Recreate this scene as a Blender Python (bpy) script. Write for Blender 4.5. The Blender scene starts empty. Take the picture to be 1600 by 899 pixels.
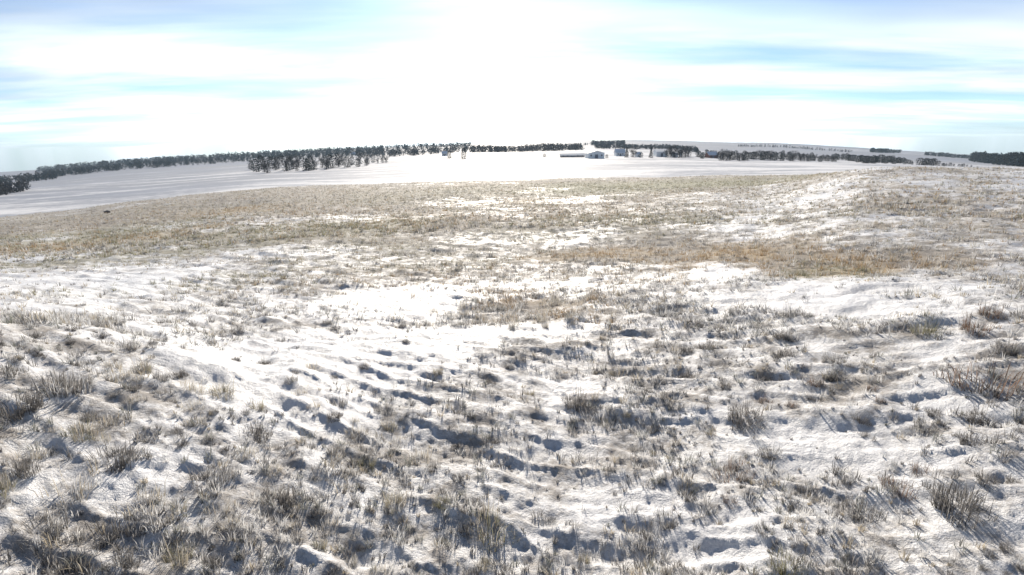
import bpy, bmesh, math, random
import numpy as np
from mathutils import Matrix, Vector

random.seed(7)
RNG = np.random.default_rng(7)
R = math.radians
SC = bpy.context.scene
COL = SC.collection

# ------------------------------------------------------------------ camera
CZ = 4.5                       # a drone about 4.5 m above the hillside
PITCH, ROLL, LENS = 15.8, -0.7, 18.0
camd = bpy.data.cameras.new('camera')
camd.lens = LENS
camd.sensor_width = 36.0
camd.clip_start = 0.1
camd.clip_end = 30000
cam = bpy.data.objects.new('camera', camd)
COL.objects.link(cam)
CROT = Matrix.Rotation(R(90 - PITCH), 3, 'X') @ Matrix.Rotation(R(ROLL), 3, 'Z')
cam.matrix_world = Matrix.Translation((0, 0, CZ)) @ CROT.to_4x4()
SC.camera = cam

# ------------------------------------------------------------------ sun, sky, exposure
SUN_EL, SUN_AZ = 24.0, -2.0     # azimuth: degrees clockwise from +Y
sd = bpy.data.lights.new('sun', 'SUN')
sd.energy = 4.5
sd.angle = R(0.55)
sd.color = (1.0, 0.90, 0.765)
sun = bpy.data.objects.new('sun', sd)
COL.objects.link(sun)
sun.rotation_euler = (R(-(90 - SUN_EL)), 0, R(-SUN_AZ))
sun.location = (0, 60, 60)

W = bpy.data.worlds.new('World')
SC.world = W
W.use_nodes = True
wt = W.node_tree
wt.nodes.clear()


def N(nt, typ, **kw):
    n = nt.nodes.new(typ)
    for k, v in kw.items():
        if k == 'inp':
            for i, x in v.items():
                n.inputs[i].default_value = x
        else:
            setattr(n, k, v)
    return n


def build_world():
    L = wt.links.new
    out = N(wt, 'ShaderNodeOutputWorld')
    bg = N(wt, 'ShaderNodeBackground', inp={'Strength': 0.105})
    sky = N(wt, 'ShaderNodeTexSky', sky_type='NISHITA', sun_disc=False)
    sky.sun_elevation = R(SUN_EL)
    sky.sun_rotation = R(SUN_AZ)
    sky.altitude = 3500
    sky.air_density = 0.95
    sky.dust_density = 6.0
    sky.ozone_density = 5.0
    # thin streaky cloud on a plane high above the place
    tc = N(wt, 'ShaderNodeTexCoord')
    sep = N(wt, 'ShaderNodeSeparateXYZ')
    L(tc.outputs['Generated'], sep.inputs[0])
    za = N(wt, 'ShaderNodeMath', operation='MAXIMUM', inp={1: 0.0})
    L(sep.outputs['Z'], za.inputs[0])
    zb = N(wt, 'ShaderNodeMath', operation='ADD', inp={1: 0.07})
    L(za.outputs[0], zb.inputs[0])
    dx = N(wt, 'ShaderNodeMath', operation='DIVIDE')
    dy = N(wt, 'ShaderNodeMath', operation='DIVIDE')
    L(sep.outputs['X'], dx.inputs[0]); L(zb.outputs[0], dx.inputs[1])
    L(sep.outputs['Y'], dy.inputs[0]); L(zb.outputs[0], dy.inputs[1])
    cmb = N(wt, 'ShaderNodeCombineXYZ')
    L(dx.outputs[0], cmb.inputs['X']); L(dy.outputs[0], cmb.inputs['Y'])
    mp = N(wt, 'ShaderNodeMapping')
    mp.inputs['Scale'].default_value = (0.26, 0.75, 1)
    mp.inputs['Location'].default_value = (6.6, 3.9, 0)
    mp.inputs['Rotation'].default_value = (0, 0, R(4))
    L(cmb.outputs[0], mp.inputs['Vector'])
    nz = N(wt, 'ShaderNodeTexNoise', inp={'Scale': 1.0, 'Detail': 7.0, 'Roughness': 0.56, 'Distortion': 0.35})
    L(mp.outputs[0], nz.inputs['Vector'])
    rp = N(wt, 'ShaderNodeValToRGB')
    rp.color_ramp.elements[0].position = 0.40
    rp.color_ramp.elements[0].color = (0, 0, 0, 1)
    rp.color_ramp.elements[1].position = 0.60
    rp.color_ramp.elements[1].color = (1, 1, 1, 1)
    L(nz.outputs['Fac'], rp.inputs[0])
    tn = N(wt, 'ShaderNodeMixRGB', blend_type='MULTIPLY', inp={0: 1.0, 2: (0.66, 0.78, 0.79, 1)})
    L(sky.outputs[0], tn.inputs[1])
    bw = N(wt, 'ShaderNodeRGBToBW')
    L(sky.outputs[0], bw.inputs[0])
    thick = N(wt, 'ShaderNodeTexNoise', inp={'Scale': 0.8, 'Detail': 4.0, 'Roughness': 0.55})
    tmap = N(wt, 'ShaderNodeMapping')
    tmap.inputs['Scale'].default_value = (0.22, 0.45, 1)
    tmap.inputs['Location'].default_value = (36.6, 43.9, 0)
    L(cmb.outputs[0], tmap.inputs['Vector'])
    L(tmap.outputs[0], thick.inputs['Vector'])
    tk = N(wt, 'ShaderNodeMapRange', inp={1: 0.38, 2: 0.62, 3: 0.78, 4: 1.75})
    L(thick.outputs['Fac'], tk.inputs[0])
    bwm = N(wt, 'ShaderNodeMath', operation='MULTIPLY')
    L(bw.outputs[0], bwm.inputs[0]); L(tk.outputs[0], bwm.inputs[1])
    gr = N(wt, 'ShaderNodeMixRGB', blend_type='MULTIPLY', inp={0: 1.0, 2: (0.94, 1.03, 1.09, 1)})
    L(bwm.outputs[0], gr.inputs[1])
    mp2 = N(wt, 'ShaderNodeMapping')
    mp2.inputs['Scale'].default_value = (0.07, 0.16, 1)
    mp2.inputs['Location'].default_value = (56.6, 23.9, 0)
    mp2.inputs['Rotation'].default_value = (0, 0, R(-8))
    L(cmb.outputs[0], mp2.inputs['Vector'])
    nz2 = N(wt, 'ShaderNodeTexNoise', inp={'Scale': 1.6, 'Detail': 4.0, 'Roughness': 0.5})
    L(mp2.outputs[0], nz2.inputs['Vector'])
    bd = N(wt, 'ShaderNodeMapRange', interpolation_type='SMOOTHSTEP', inp={1: 0.35, 2: 0.65, 3: 0.15, 4: 1.0})
    L(nz2.outputs['Fac'], bd.inputs[0])
    mf = N(wt, 'ShaderNodeMath', operation='MULTIPLY')
    L(rp.outputs[0], mf.inputs[0]); L(bd.outputs[0], mf.inputs[1])
    # a thin veil everywhere, thicker in the streaks
    mv = N(wt, 'ShaderNodeMapRange', inp={1: 0.0, 2: 1.0, 3: 0.22, 4: 0.97})
    L(mf.outputs[0], mv.inputs[0])
    mx = N(wt, 'ShaderNodeMixRGB', blend_type='MIX')
    L(mv.outputs[0], mx.inputs[0]); L(tn.outputs[0], mx.inputs[1]); L(gr.outputs[0], mx.inputs[2])
    L(mx.outputs[0], bg.inputs['Color'])
    L(bg.outputs[0], out.inputs['Surface'])


build_world()
vs = SC.view_settings
vs.view_transform = 'Standard'
vs.look = 'None'
vs.gamma = 1.0
vs.use_curve_mapping = False
vs.exposure = 0.72
SC.cycles.max_bounces = 6
SC.cycles.diffuse_bounces = 3
SC.cycles.transparent_max_bounces = 8


# ------------------------------------------------------------------ numeric helpers
def vnoise(x, y, seed=0):
    x = np.asarray(x, float); y = np.asarray(y, float)
    xi = np.floor(x).astype(np.int64); yi = np.floor(y).astype(np.int64)
    fx = x - xi; fy = y - yi
    fx = fx * fx * fx * (fx * (fx * 6 - 15) + 10); fy = fy * fy * fy * (fy * (fy * 6 - 15) + 10)

    def h(a, b):
        n = (a * 374761393 + b * 668265263 + seed * 974634777) & 0xFFFFFFFF
        n = ((n ^ (n >> 13)) * 1274126177) & 0xFFFFFFFF
        n = ((n ^ (n >> 16)) * 2246822519) & 0xFFFFFFFF
        return ((n ^ (n >> 15)) & 0xFFFFFF) / float(0xFFFFFF)
    a = h(xi, yi); b = h(xi + 1, yi); c = h(xi, yi + 1); d = h(xi + 1, yi + 1)
    return (a + (b - a) * fx) * (1 - fy) + (c + (d - c) * fx) * fy


def fbm(x, y, seed=0, octv=4, rough=0.5):
    s = 0.0; a = 1.0; t = 0.0
    for k in range(octv):
        s = s + a * vnoise(x * (2 ** k) + 17.3 * k, y * (2 ** k) - 9.1 * k, seed + k)
        t += a; a *= rough
    return s / t


def sstep(a, b, x):
    t = np.clip((np.asarray(x, float) - a) / (b - a), 0, 1)
    return t * t * (3 - 2 * t)


FPX = LENS / 36.0 * 1600.0


def ray(u, v):
    """direction of the line of sight at photograph pixel (u, v)"""
    d = CROT @ Vector(((u - 800) / FPX, -(v - 449.5) / FPX, -1.0))
    return d.normalized()


def sight(u, v, dist):
    """azimuth and height of the sight line at a horizontal distance"""
    d = ray(u, v)
    h = math.hypot(d.x, d.y)
    return math.atan2(d.x, d.y), CZ + d.z / h * dist


def curve(pts):
    """[(u, v, dist)] -> functions of azimuth: height, distance"""
    th, zz, dd = [], [], []
    for (u, v, d) in pts:
        a, z = sight(u, v, d)
        th.append(a); zz.append(z); dd.append(d)
    th = np.array(th); zz = np.array(zz); dd = np.array(dd)
    return (lambda t: np.interp(t, th, zz)), (lambda t: np.interp(t, th, dd))


def smooth_curve(pts):
    fz, fd = curve(pts)
    w = R(2.2)
    ks = np.linspace(-1.6, 1.6, 9)
    kw = np.exp(-ks * ks); kw /= kw.sum()
    return (lambda t: sum(k * fz(t + a * w) for k, a in zip(kw, ks))), (lambda t: sum(k * fd(t + a * w) for k, a in zip(kw, ks)))


# ------------------------------------------------------------------ the lie of the land
# near rim of the slope that the camera looks over
rim_z, rim_d = smooth_curve([(-200, 515, 11.0), (0, 505, 11.6), (200, 545, 10.4), (400, 588, 9.3), (600, 548, 10.6), (850, 516, 12.0),
                             (960, 464, 15.0), (1150, 449, 16.0), (1400, 449, 15.8), (1600, 457, 15.0), (1800, 465, 15.0)])
# brow of the grassland, beyond which the snow field lies lower
brow_z, brow_d = smooth_curve([(-300, 372, 125), (0, 341, 130), (100, 334, 130), (200, 317, 130), (330, 302, 130), (400, 294, 130), (600, 288, 128), (800, 282, 125),
                               (1000, 277, 122), (1120, 275, 120), (1200, 276, 112), (1280, 269, 92), (1350, 263, 80), (1420, 261, 80), (1600, 264, 85), (1900, 276, 85)])
# keys of the plain: near edge, farm distance, far fields, hills, horizon
pl1_z, _ = smooth_curve([(-300, 372, 230), (0, 341, 230), (200, 318, 230), (400, 294, 230), (600, 288, 230), (800, 282, 230), (1000, 277, 230), (1200, 276, 230), (1400, 272, 230), (1600, 280, 230), (1900, 292, 230)])
pl2_z, _ = smooth_curve([(-300, 325, 430), (0, 303, 430), (200, 287, 430), (400, 270, 430), (600, 261, 430), (700, 251, 430), (850, 249, 430), (1000, 248, 430), (1160, 253, 430), (1300, 256, 430), (1450, 261, 430), (1600, 268, 430), (1900, 282, 430)])
pl3_z, _ = smooth_curve([(-300, 310, 850), (0, 288, 850), (200, 269, 850), (400, 257, 850), (600, 246, 850), (700, 241, 850), (800, 239, 850), (900, 236, 850), (1000, 237, 850), (1100, 240, 850), (1200, 245, 850), (1300, 248, 850), (1400, 252, 850), (1600, 261, 850), (1900, 276, 850)])
pl4_z, _ = smooth_curve([(-300, 298, 1500), (0, 277, 1500), (200, 259, 1500), (400, 246, 1500), (600, 236, 1500), (800, 228, 1500), (1000, 226, 1500), (1200, 231, 1500), (1400, 240, 1500), (1600, 254, 1500), (1900, 272, 1500)])
pl5_z, _ = smooth_curve([(-300, 292, 2700), (0, 271, 2700), (200, 253, 2700), (400, 241, 2700), (600, 230, 2700), (800, 223, 2700), (1000, 219.5, 2700), (1200, 222, 2700), (1400, 233, 2700), (1600, 248, 2700), (1900, 268, 2700)])


def front(t):
    """azimuth folded so that the land also goes on behind the camera"""
    return np.clip(t, -R(62), R(62))


def near_base(th, r):
    t = front(th)
    zr, dr, zb, db = rim_z(t), rim_d(t), brow_z(t), brow_d(t)
    z = np.zeros_like(r)
    a = sstep(0, 1, r / dr)
    z_in = zr * a
    zv = zr - 0.55 + 0 * r                       # hollow behind the rim
    k1 = (r - dr) / (0.38 * dr)
    z_hol = zr + (zv - zr) * sstep(0, 1, k1)
    s = np.clip((r - dr * 1.38) / (db - dr * 1.38), 0, 1)
    mid = zv + (zb - zv) * (0.45 * s + 0.55 * s ** 0.72)
    z_brow = zb - 0.035 * np.maximum(r - db, 0) - 0.0022 * np.maximum(r - db, 0) ** 2
    z = np.where(r < dr, z_in, np.where(r < dr * 1.38, z_hol, np.where(r < db, mid, z_brow)))
    return z


def drifts(x, y, r):
    """snow mounds, hummocks and wind ridges"""
    f = 1.0 / (1.0 + (r / 60.0) ** 2)
    warp = 0.5 * (fbm(x * 0.4, y * 0.4, 40, 2) - 0.5)
    xr = x * 0.94 - y * 0.34 + warp; yr = x * 0.34 + y * 0.94 + warp
    z = 0.55 * (fbm(x * 0.11, y * 0.11, 3, 3) - 0.5)
    z += 0.9 * (fbm(x * 0.035, y * 0.035, 5, 3) - 0.5) * sstep(15, 60, r)
    m = fbm(xr * 0.75, yr * 1.15, 11, 3)
    z += 0.22 * (np.maximum(m - 0.42, 0)) * 1.4 * f
    rg = 1 - np.abs(2 * fbm(xr * 0.55, yr * 1.9, 21, 3) - 1)
    z += 0.10 * rg ** 2 * f
    z += 0.10 * (fbm(x * 2.0 + warp, y * 3.1, 31, 4, 0.6) - 0.5) * f * sstep(0.36, 0.62, fbm(x * 0.45, y * 0.45, 47, 3))
    z += 0.07 * (fbm(x * 8.3, y * 8.3, 33, 2) - 0.5) / (1.0 + (r / 14.0) ** 2)
    z += 0.20 * (fbm(x * 1.0, y * 1.0, 37, 2) - 0.5) * sstep(15, 40, r)
    return z


def ground_z(x, y):
    x = np.asarray(x, float); y = np.asarray(y, float)
    r = np.hypot(x, y); th = np.arctan2(x, y)
    edge = sstep(0.5, 3, r)
    return near_base(th, r) + drifts(x, y, r) * edge - 0.25


def plain_z(x, y):
    x = np.asarray(x, float); y = np.asarray(y, float)
    r = np.hypot(x, y); t = front(np.arctan2(x, y))
    ks = [pl1_z(t) - 1.5, pl1_z(t), pl2_z(t), pl3_z(t), pl4_z(t), pl5_z(t), pl5_z(t) - 120]
    ds = [100.0, 230.0, 430.0, 850.0, 1500.0, 2700.0, 4500.0]
    z = ks[0]
    for i in range(len(ds) - 1):
        k = np.clip((r - ds[i]) / (ds[i + 1] - ds[i]), 0, 1)
        z = np.where(r > ds[i], ks[i] + (ks[i + 1] - ks[i]) * k, z)
    amp = np.clip((r - 200) / 2000, 0, 1)
    z = z + amp * 12 * (fbm(x / 520.0, y / 520.0, 51, 3) - 0.5) + 0.5 * (fbm(x / 45.0, y / 45.0, 53, 3) - 0.5)
    return z


class Table:
    """a function of the ground, sampled once on a polar net and read back bilinearly"""
    def __init__(self, f, radii, half, step):
        self.a0, self.da = -half, step
        self.na = int(round(2 * half / step)) + 1
        self.lr = np.log(radii)
        A, Q = np.meshgrid(self.a0 + np.arange(self.na) * step, radii)
        v = f(Q * np.sin(A), Q * np.cos(A))
        self.v = [np.asarray(k).reshape(A.shape) for k in (v if isinstance(v, tuple) else (v,))]
        self.many = isinstance(v, tuple)

    def __call__(self, x, y):
        x = np.asarray(x, float); y = np.asarray(y, float)
        q = (np.arctan2(x, y) - self.a0) / self.da
        q = np.clip(q, 0, self.na - 1.001)
        lr = np.log(np.maximum(np.hypot(x, y), 1e-6))
        p = np.clip(np.interp(lr, self.lr, np.arange(len(self.lr))), 0, len(self.lr) - 1.001)
        i = p.astype(int); j = q.astype(int); fp = p - i; fq = q - j
        out = tuple((k[i, j] * (1 - fq) + k[i, j + 1] * fq) * (1 - fp) + (k[i + 1, j] * (1 - fq) + k[i + 1, j + 1] * fq) * fp for k in self.v)
        return out if self.many else out[0]


ground_f, plain_f = ground_z, plain_z
RADII = np.concatenate([np.arange(0.6, 4.0, 0.25), np.geomspace(4.0, 168.0, 560)])
ground_z = Table(ground_f, RADII, R(61.2), R(0.24))
plain_z = Table(plain_f, np.geomspace(105, 4500, 260), R(63), R(0.35))


def hit(u, v, plain=False):
    """where the sight line through a photograph pixel meets the land"""
    d = ray(u, v); h = math.hypot(d.x, d.y); sx, sy, sz = d.x / h, d.y / h, d.z / h
    rs = np.geomspace(140 if plain else 2.5, 2690 if plain else 150, 900)
    f = plain_z if plain else ground_z
    dz = CZ + sz * rs - f(sx * rs, sy * rs)
    i = int(np.argmax(dz < 0)) if (dz < 0).any() else len(rs) - 1
    r = rs[i]
    if 0 < i and dz[i] < 0:
        r = rs[i - 1] + (rs[i] - rs[i - 1]) * dz[i - 1] / (dz[i - 1] - dz[i])
    return sx * r, sy * r, r


def both_z(x, y):
    return np.where(np.hypot(x, y) < 165, np.maximum(ground_z(x, y), plain_z(x, y)), plain_z(x, y))


# ------------------------------------------------------------------ objects: helpers
def tag(o, label=None, cat=None, group=None, kind=None):
    if label: o['label'] = label
    if cat: o['category'] = cat
    if group: o['group'] = group
    if kind: o['kind'] = kind
    return o


def link(name, me, mat=None, parent=None):
    o = bpy.data.objects.new(name, me)
    COL.objects.link(o)
    if mat is not None and me is not None and not me.materials:
        me.materials.append(mat)
    if parent is not None:
        o.parent = parent
    return o


def empty(name, loc, rz=0.0):
    o = bpy.data.objects.new(name, None)
    COL.objects.link(o)
    o.location = loc
    o.rotation_euler = (0, 0, rz)
    o.empty_display_size = 0.2
    return o


def copy_tree(o, parent=None):
    c = o.copy()
    COL.objects.link(c)
    if parent is not None:
        c.parent = parent
    for ch in list(o.children):
        copy_tree(ch, c)
    return c


def np_mesh(name, verts, faces, smooth=False, attrs=None):
    """verts (n,3); faces: list of int arrays (m,k) with k 3 or 4; attrs {name: (n,4)}"""
    me = bpy.data.meshes.new(name)
    verts = np.asarray(verts, np.float32)
    me.vertices.add(len(verts))
    me.vertices.foreach_set('co', verts.ravel())
    loops = np.concatenate([f.ravel() for f in faces]).astype(np.int32)
    tot = np.concatenate([np.full(len(f), f.shape[1], np.int32) for f in faces])
    st = np.concatenate([[0], np.cumsum(tot)[:-1]]).astype(np.int32)
    me.loops.add(len(loops))
    me.loops.foreach_set('vertex_index', loops)
    me.polygons.add(len(tot))
    me.polygons.foreach_set('loop_start', st)
    me.polygons.foreach_set('loop_total', tot)
    if smooth:
        me.polygons.foreach_set('use_smooth', np.ones(len(tot), bool))
    for k, a in (attrs or {}).items():
        at = me.attributes.new(k, 'FLOAT_COLOR', 'POINT')
        at.data.foreach_set('color', np.asarray(a, np.float32).ravel())
    me.update(calc_edges=True)
    return me


# ------------------------------------------------------------------ materials
def mat_new(name):
    m = bpy.data.materials.new(name)
    m.use_nodes = True
    nt = m.node_tree
    nt.nodes.clear()
    return m, nt


def plain_mat(name, col, rough=0.8, noise=0.25, scale=3.0, spec=0.2):
    m, nt = mat_new(name)
    L = nt.links.new
    out = N(nt, 'ShaderNodeOutputMaterial')
    b = N(nt, 'ShaderNodeBsdfPrincipled', inp={'Roughness': rough, 'Specular IOR Level': spec})
    tc = N(nt, 'ShaderNodeTexCoord')
    nz = N(nt, 'ShaderNodeTexNoise', inp={'Scale': scale, 'Detail': 5.0})
    L(tc.outputs['Object'], nz.inputs['Vector'])
    mr = N(nt, 'ShaderNodeMapRange', inp={1: 0.3, 2: 0.7, 3: 1 - noise, 4: 1 + noise})
    L(nz.outputs['Fac'], mr.inputs[0])
    mx = N(nt, 'ShaderNodeMixRGB', blend_type='MULTIPLY', inp={0: 1.0, 1: (*col, 1)})
    L(mr.outputs[0], mx.inputs[2])
    L(mx.outputs[0], b.inputs['Base Color'])
    L(b.outputs[0], out.inputs['Surface'])
    return m


def blade_mat(name, trans=0.38, attr='tint'):
    m, nt = mat_new(name)
    L = nt.links.new
    out = N(nt, 'ShaderNodeOutputMaterial')
    at = N(nt, 'ShaderNodeAttribute', attribute_name=attr)
    d = N(nt, 'ShaderNodeBsdfDiffuse')
    t = N(nt, 'ShaderNodeBsdfTranslucent')
    mx = N(nt, 'ShaderNodeMixShader', inp={0: trans})
    L(at.outputs['Color'], d.inputs['Color'])
    L(at.outputs['Color'], t.inputs['Color'])
    L(d.outputs[0], mx.inputs[1]); L(t.outputs[0], mx.inputs[2])
    L(mx.outputs[0], out.inputs['Surface'])
    return m


def ground_mat():
    """snow over trodden-down dry grass; cover.r = how much shows through, cover.g = gold, cover.b = olive"""
    m, nt = mat_new('snow_and_dry_grass')
    L = nt.links.new
    out = N(nt, 'ShaderNodeOutputMaterial')
    b = N(nt, 'ShaderNodeBsdfPrincipled', inp={'Specular IOR Level': 0.35})
    geo = N(nt, 'ShaderNodeNewGeometry')
    at = N(nt, 'ShaderNodeAttribute', attribute_name='cover')
    sep = N(nt, 'ShaderNodeSeparateColor')
    L(at.outputs['Color'], sep.inputs[0])

    def noise(scale, detail=6, rough=0.6, squash=None):
        nz = N(nt, 'ShaderNodeTexNoise', inp={'Scale': scale, 'Detail': detail, 'Roughness': rough})
        if squash:
            mp = N(nt, 'ShaderNodeMapping')
            mp.inputs['Scale'].default_value = squash
            mp.inputs['Rotation'].default_value = (0, 0, R(20))
            L(geo.outputs['Position'], mp.inputs['Vector'])
            L(mp.outputs[0], nz.inputs['Vector'])
        else:
            L(geo.outputs['Position'], nz.inputs['Vector'])
        return nz.outputs['Fac']
    n1 = noise(1.7, 8, 0.68)
    n2 = noise(0.45, 6, 0.6, (0.6, 1.3, 1))
    n3 = noise(14.0, 5, 0.7)
    n4 = noise(55.0, 3, 0.7)
    # snow mask: threshold of mixed noise against the cover amount
    a1 = N(nt, 'ShaderNodeMath', operation='MULTIPLY', inp={1: 0.50}); L(n1, a1.inputs[0])
    a2 = N(nt, 'ShaderNodeMath', operation='MULTIPLY_ADD', inp={1: 0.25}); L(n2, a2.inputs[0]); L(a1.outputs[0], a2.inputs[2])
    a3 = N(nt, 'ShaderNodeMath', operation='MULTIPLY_ADD', inp={1: 0.25}); L(n3, a3.inputs[0]); L(a2.outputs[0], a3.inputs[2])
    cv = N(nt, 'ShaderNodeMapRange', inp={1: 0.0, 2: 1.0, 3: 0.62, 4: 0.36}); L(sep.outputs[0], cv.inputs[0])
    df = N(nt, 'ShaderNodeMath', operation='SUBTRACT'); L(a3.outputs[0], df.inputs[0]); L(cv.outputs[0], df.inputs[1])
    mk = N(nt, 'ShaderNodeMapRange', interpolation_type='SMOOTHSTEP', inp={1: -0.07, 2: 0.10, 3: 0.03, 4: 0.84})
    L(df.outputs[0], mk.inputs[0])
    # litter colours
    lr = N(nt, 'ShaderNodeValToRGB')
    e = lr.color_ramp.elements
    e[0].position = 0.3; e[0].color = (0.13, 0.118, 0.112, 1)
    e[1].position = 0.72; e[1].color = (0.34, 0.30, 0.255, 1)
    L(n3, lr.inputs[0])
    g1 = N(nt, 'ShaderNodeMixRGB', blend_type='MIX', inp={2: (0.34, 0.235, 0.105, 1)}); L(sep.outputs[1], g1.inputs[0]); L(lr.outputs[0], g1.inputs[1])
    g2 = N(nt, 'ShaderNodeMixRGB', blend_type='MIX', inp={2: (0.235, 0.225, 0.125, 1)}); L(sep.outputs[2], g2.inputs[0]); L(g1.outputs[0], g2.inputs[1])
    sn = N(nt, 'ShaderNodeValToRGB')
    e = sn.color_ramp.elements
    e[0].position = 0.3; e[0].color = (0.70, 0.71, 0.74, 1)
    e[1].position = 0.7; e[1].color = (0.84, 0.84, 0.84, 1)
    L(n2, sn.inputs[0])
    mx = N(nt, 'ShaderNodeMixRGB', blend_type='MIX'); L(mk.outputs[0], mx.inputs[0]); L(sn.outputs[0], mx.inputs[1]); L(g2.outputs[0], mx.inputs[2])
    # chaff and crust flecks on the snow
    fk = N(nt, 'ShaderNodeMapRange', inp={1: 0.56, 2: 0.68, 3: 0.0, 4: 0.6}); L(n4, fk.inputs[0])
    fl = N(nt, 'ShaderNodeMapRange', inp={1: 0.40, 2: 0.60, 3: 0.1, 4: 1.0}); L(n1, fl.inputs[0])
    fm = N(nt, 'ShaderNodeMath', operation='MULTIPLY'); L(fk.outputs[0], fm.inputs[0]); L(fl.outputs[0], fm.inputs[1])
    fx = N(nt, 'ShaderNodeMixRGB', blend_type='MIX', inp={2: (0.26, 0.235, 0.205, 1)}); L(fm.outputs[0], fx.inputs[0]); L(mx.outputs[0], fx.inputs[1])
    L(fx.outputs[0], b.inputs['Base Color'])
    rr = N(nt, 'ShaderNodeMapRange', inp={1: 0.0, 2: 1.0, 3: 0.42, 4: 0.95}); L(mk.outputs[0], rr.inputs[0])
    L(rr.outputs[0], b.inputs['Roughness'])
    ha = N(nt, 'ShaderNodeMath', operation='MULTIPLY_ADD', inp={1: 0.25}); L(n4, ha.inputs[0]); L(n1, ha.inputs[2])
    hb = N(nt, 'ShaderNodeMath', operation='MULTIPLY_ADD', inp={1: 0.7}); L(n3, hb.inputs[0]); L(ha.outputs[0], hb.inputs[2])
    bp = N(nt, 'ShaderNodeBump', inp={'Strength': 0.8, 'Distance': 0.07})
    L(hb.outputs[0], bp.inputs['Height'])
    L(bp.outputs[0], b.inputs['Normal'])
    L(b.outputs[0], out.inputs['Surface'])
    return m


def plain_field_mat():
    """snowed-over farmland: cover.r = bare soil or stubble, cover.g = tan tint"""
    m, nt = mat_new('snowed_farmland')
    L = nt.links.new
    out = N(nt, 'ShaderNodeOutputMaterial')
    b = N(nt, 'ShaderNodeBsdfPrincipled', inp={'Specular IOR Level': 0.10, 'Roughness': 0.7})
    geo = N(nt, 'ShaderNodeNewGeometry')
    at = N(nt, 'ShaderNodeAttribute', attribute_name='cover')
    sep = N(nt, 'ShaderNodeSeparateColor'); L(at.outputs['Color'], sep.inputs[0])
    mp = N(nt, 'ShaderNodeMapping'); mp.inputs['Scale'].default_value = (0.35, 1.0, 1.0); mp.inputs['Rotation'].default_value = (0, 0, R(-6))
    L(geo.outputs['Position'], mp.inputs['Vector'])
    nz = N(nt, 'ShaderNodeTexNoise', inp={'Scale': 0.05, 'Detail': 9.0, 'Roughness': 0.62}); L(mp.outputs[0], nz.inputs['Vector'])
    nb = N(nt, 'ShaderNodeTexNoise', inp={'Scale': 0.6, 'Detail': 5.0, 'Roughness': 0.6}); L(mp.outputs[0], nb.inputs['Vector'])
    a = N(nt, 'ShaderNodeMath', operation='MULTIPLY', inp={1: 0.65}); L(nz.outputs['Fac'], a.inputs[0])
    a2 = N(nt, 'ShaderNodeMath', operation='MULTIPLY_ADD', inp={1: 0.35}); L(nb.outputs['Fac'], a2.inputs[0]); L(a.outputs[0], a2.inputs[2])
    cv = N(nt, 'ShaderNodeMapRange', inp={1: 0.0, 2: 1.0, 3: 0.66, 4: 0.34}); L(sep.outputs[0], cv.inputs[0])
    df = N(nt, 'ShaderNodeMath', operation='SUBTRACT'); L(a2.outputs[0], df.inputs[0]); L(cv.outputs[0], df.inputs[1])
    mk = N(nt, 'ShaderNodeMapRange', interpolation_type='SMOOTHSTEP', inp={1: -0.09, 2: 0.13, 3: 0.06, 4: 0.9}); L(df.outputs[0], mk.inputs[0])
    st = N(nt, 'ShaderNodeMixRGB', blend_type='MIX', inp={1: (0.27, 0.30, 0.37, 1), 2: (0.34, 0.33, 0.31, 1)}); L(sep.outputs[1], st.inputs[0])
    mx = N(nt, 'ShaderNodeMixRGB', blend_type='MIX', inp={1: (0.80, 0.80, 0.81, 1)}); L(mk.outputs[0], mx.inputs[0]); L(st.outputs[0], mx.inputs[2])
    L(mx.outputs[0], b.inputs['Base Color'])
    bp = N(nt, 'ShaderNodeBump', inp={'Strength': 0.35, 'Distance': 0.5}); L(nb.outputs['Fac'], bp.inputs['Height']); L(bp.outputs[0], b.inputs['Normal'])
    L(b.outputs[0], out.inputs['Surface'])
    return m


M = {}
M['ground'] = ground_mat()
M['plain'] = plain_field_mat()
M['blade'] = blade_mat('dry_grass_blades', 0.42)
M['twig'] = blade_mat('twigs_and_needles', 0.12)
M['bark'] = plain_mat('grey_bark', (0.075, 0.066, 0.060), 0.9, 0.35, 2.0)
M['white_wall'] = plain_mat('white_painted_boards', (0.86, 0.86, 0.85), 0.6, 0.04, 0.6)
M['brown_wall'] = plain_mat('weathered_brown_boards', (0.40, 0.36, 0.33), 0.8, 0.2, 0.8)
M['red_wall'] = plain_mat('dull_red_boards', (0.25, 0.13, 0.10), 0.8, 0.2, 0.8)
M['snow_roof'] = plain_mat('roof_snow', (0.80, 0.81, 0.83), 0.6, 0.04, 0.5)
M['grey_roof'] = plain_mat('grey_sheet_roof', (0.33, 0.34, 0.36), 0.45, 0.1, 0.6, 0.4)
M['dark_glass'] = plain_mat('dark_window_glass', (0.03, 0.035, 0.045), 0.15, 0.1, 1.0, 0.5)
M['door'] = plain_mat('grey_door_paint', (0.20, 0.21, 0.23), 0.6, 0.1, 1.0)
M['stone'] = plain_mat('grey_field_stone', (0.12, 0.115, 0.11), 0.9, 0.3, 2.0)


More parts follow.
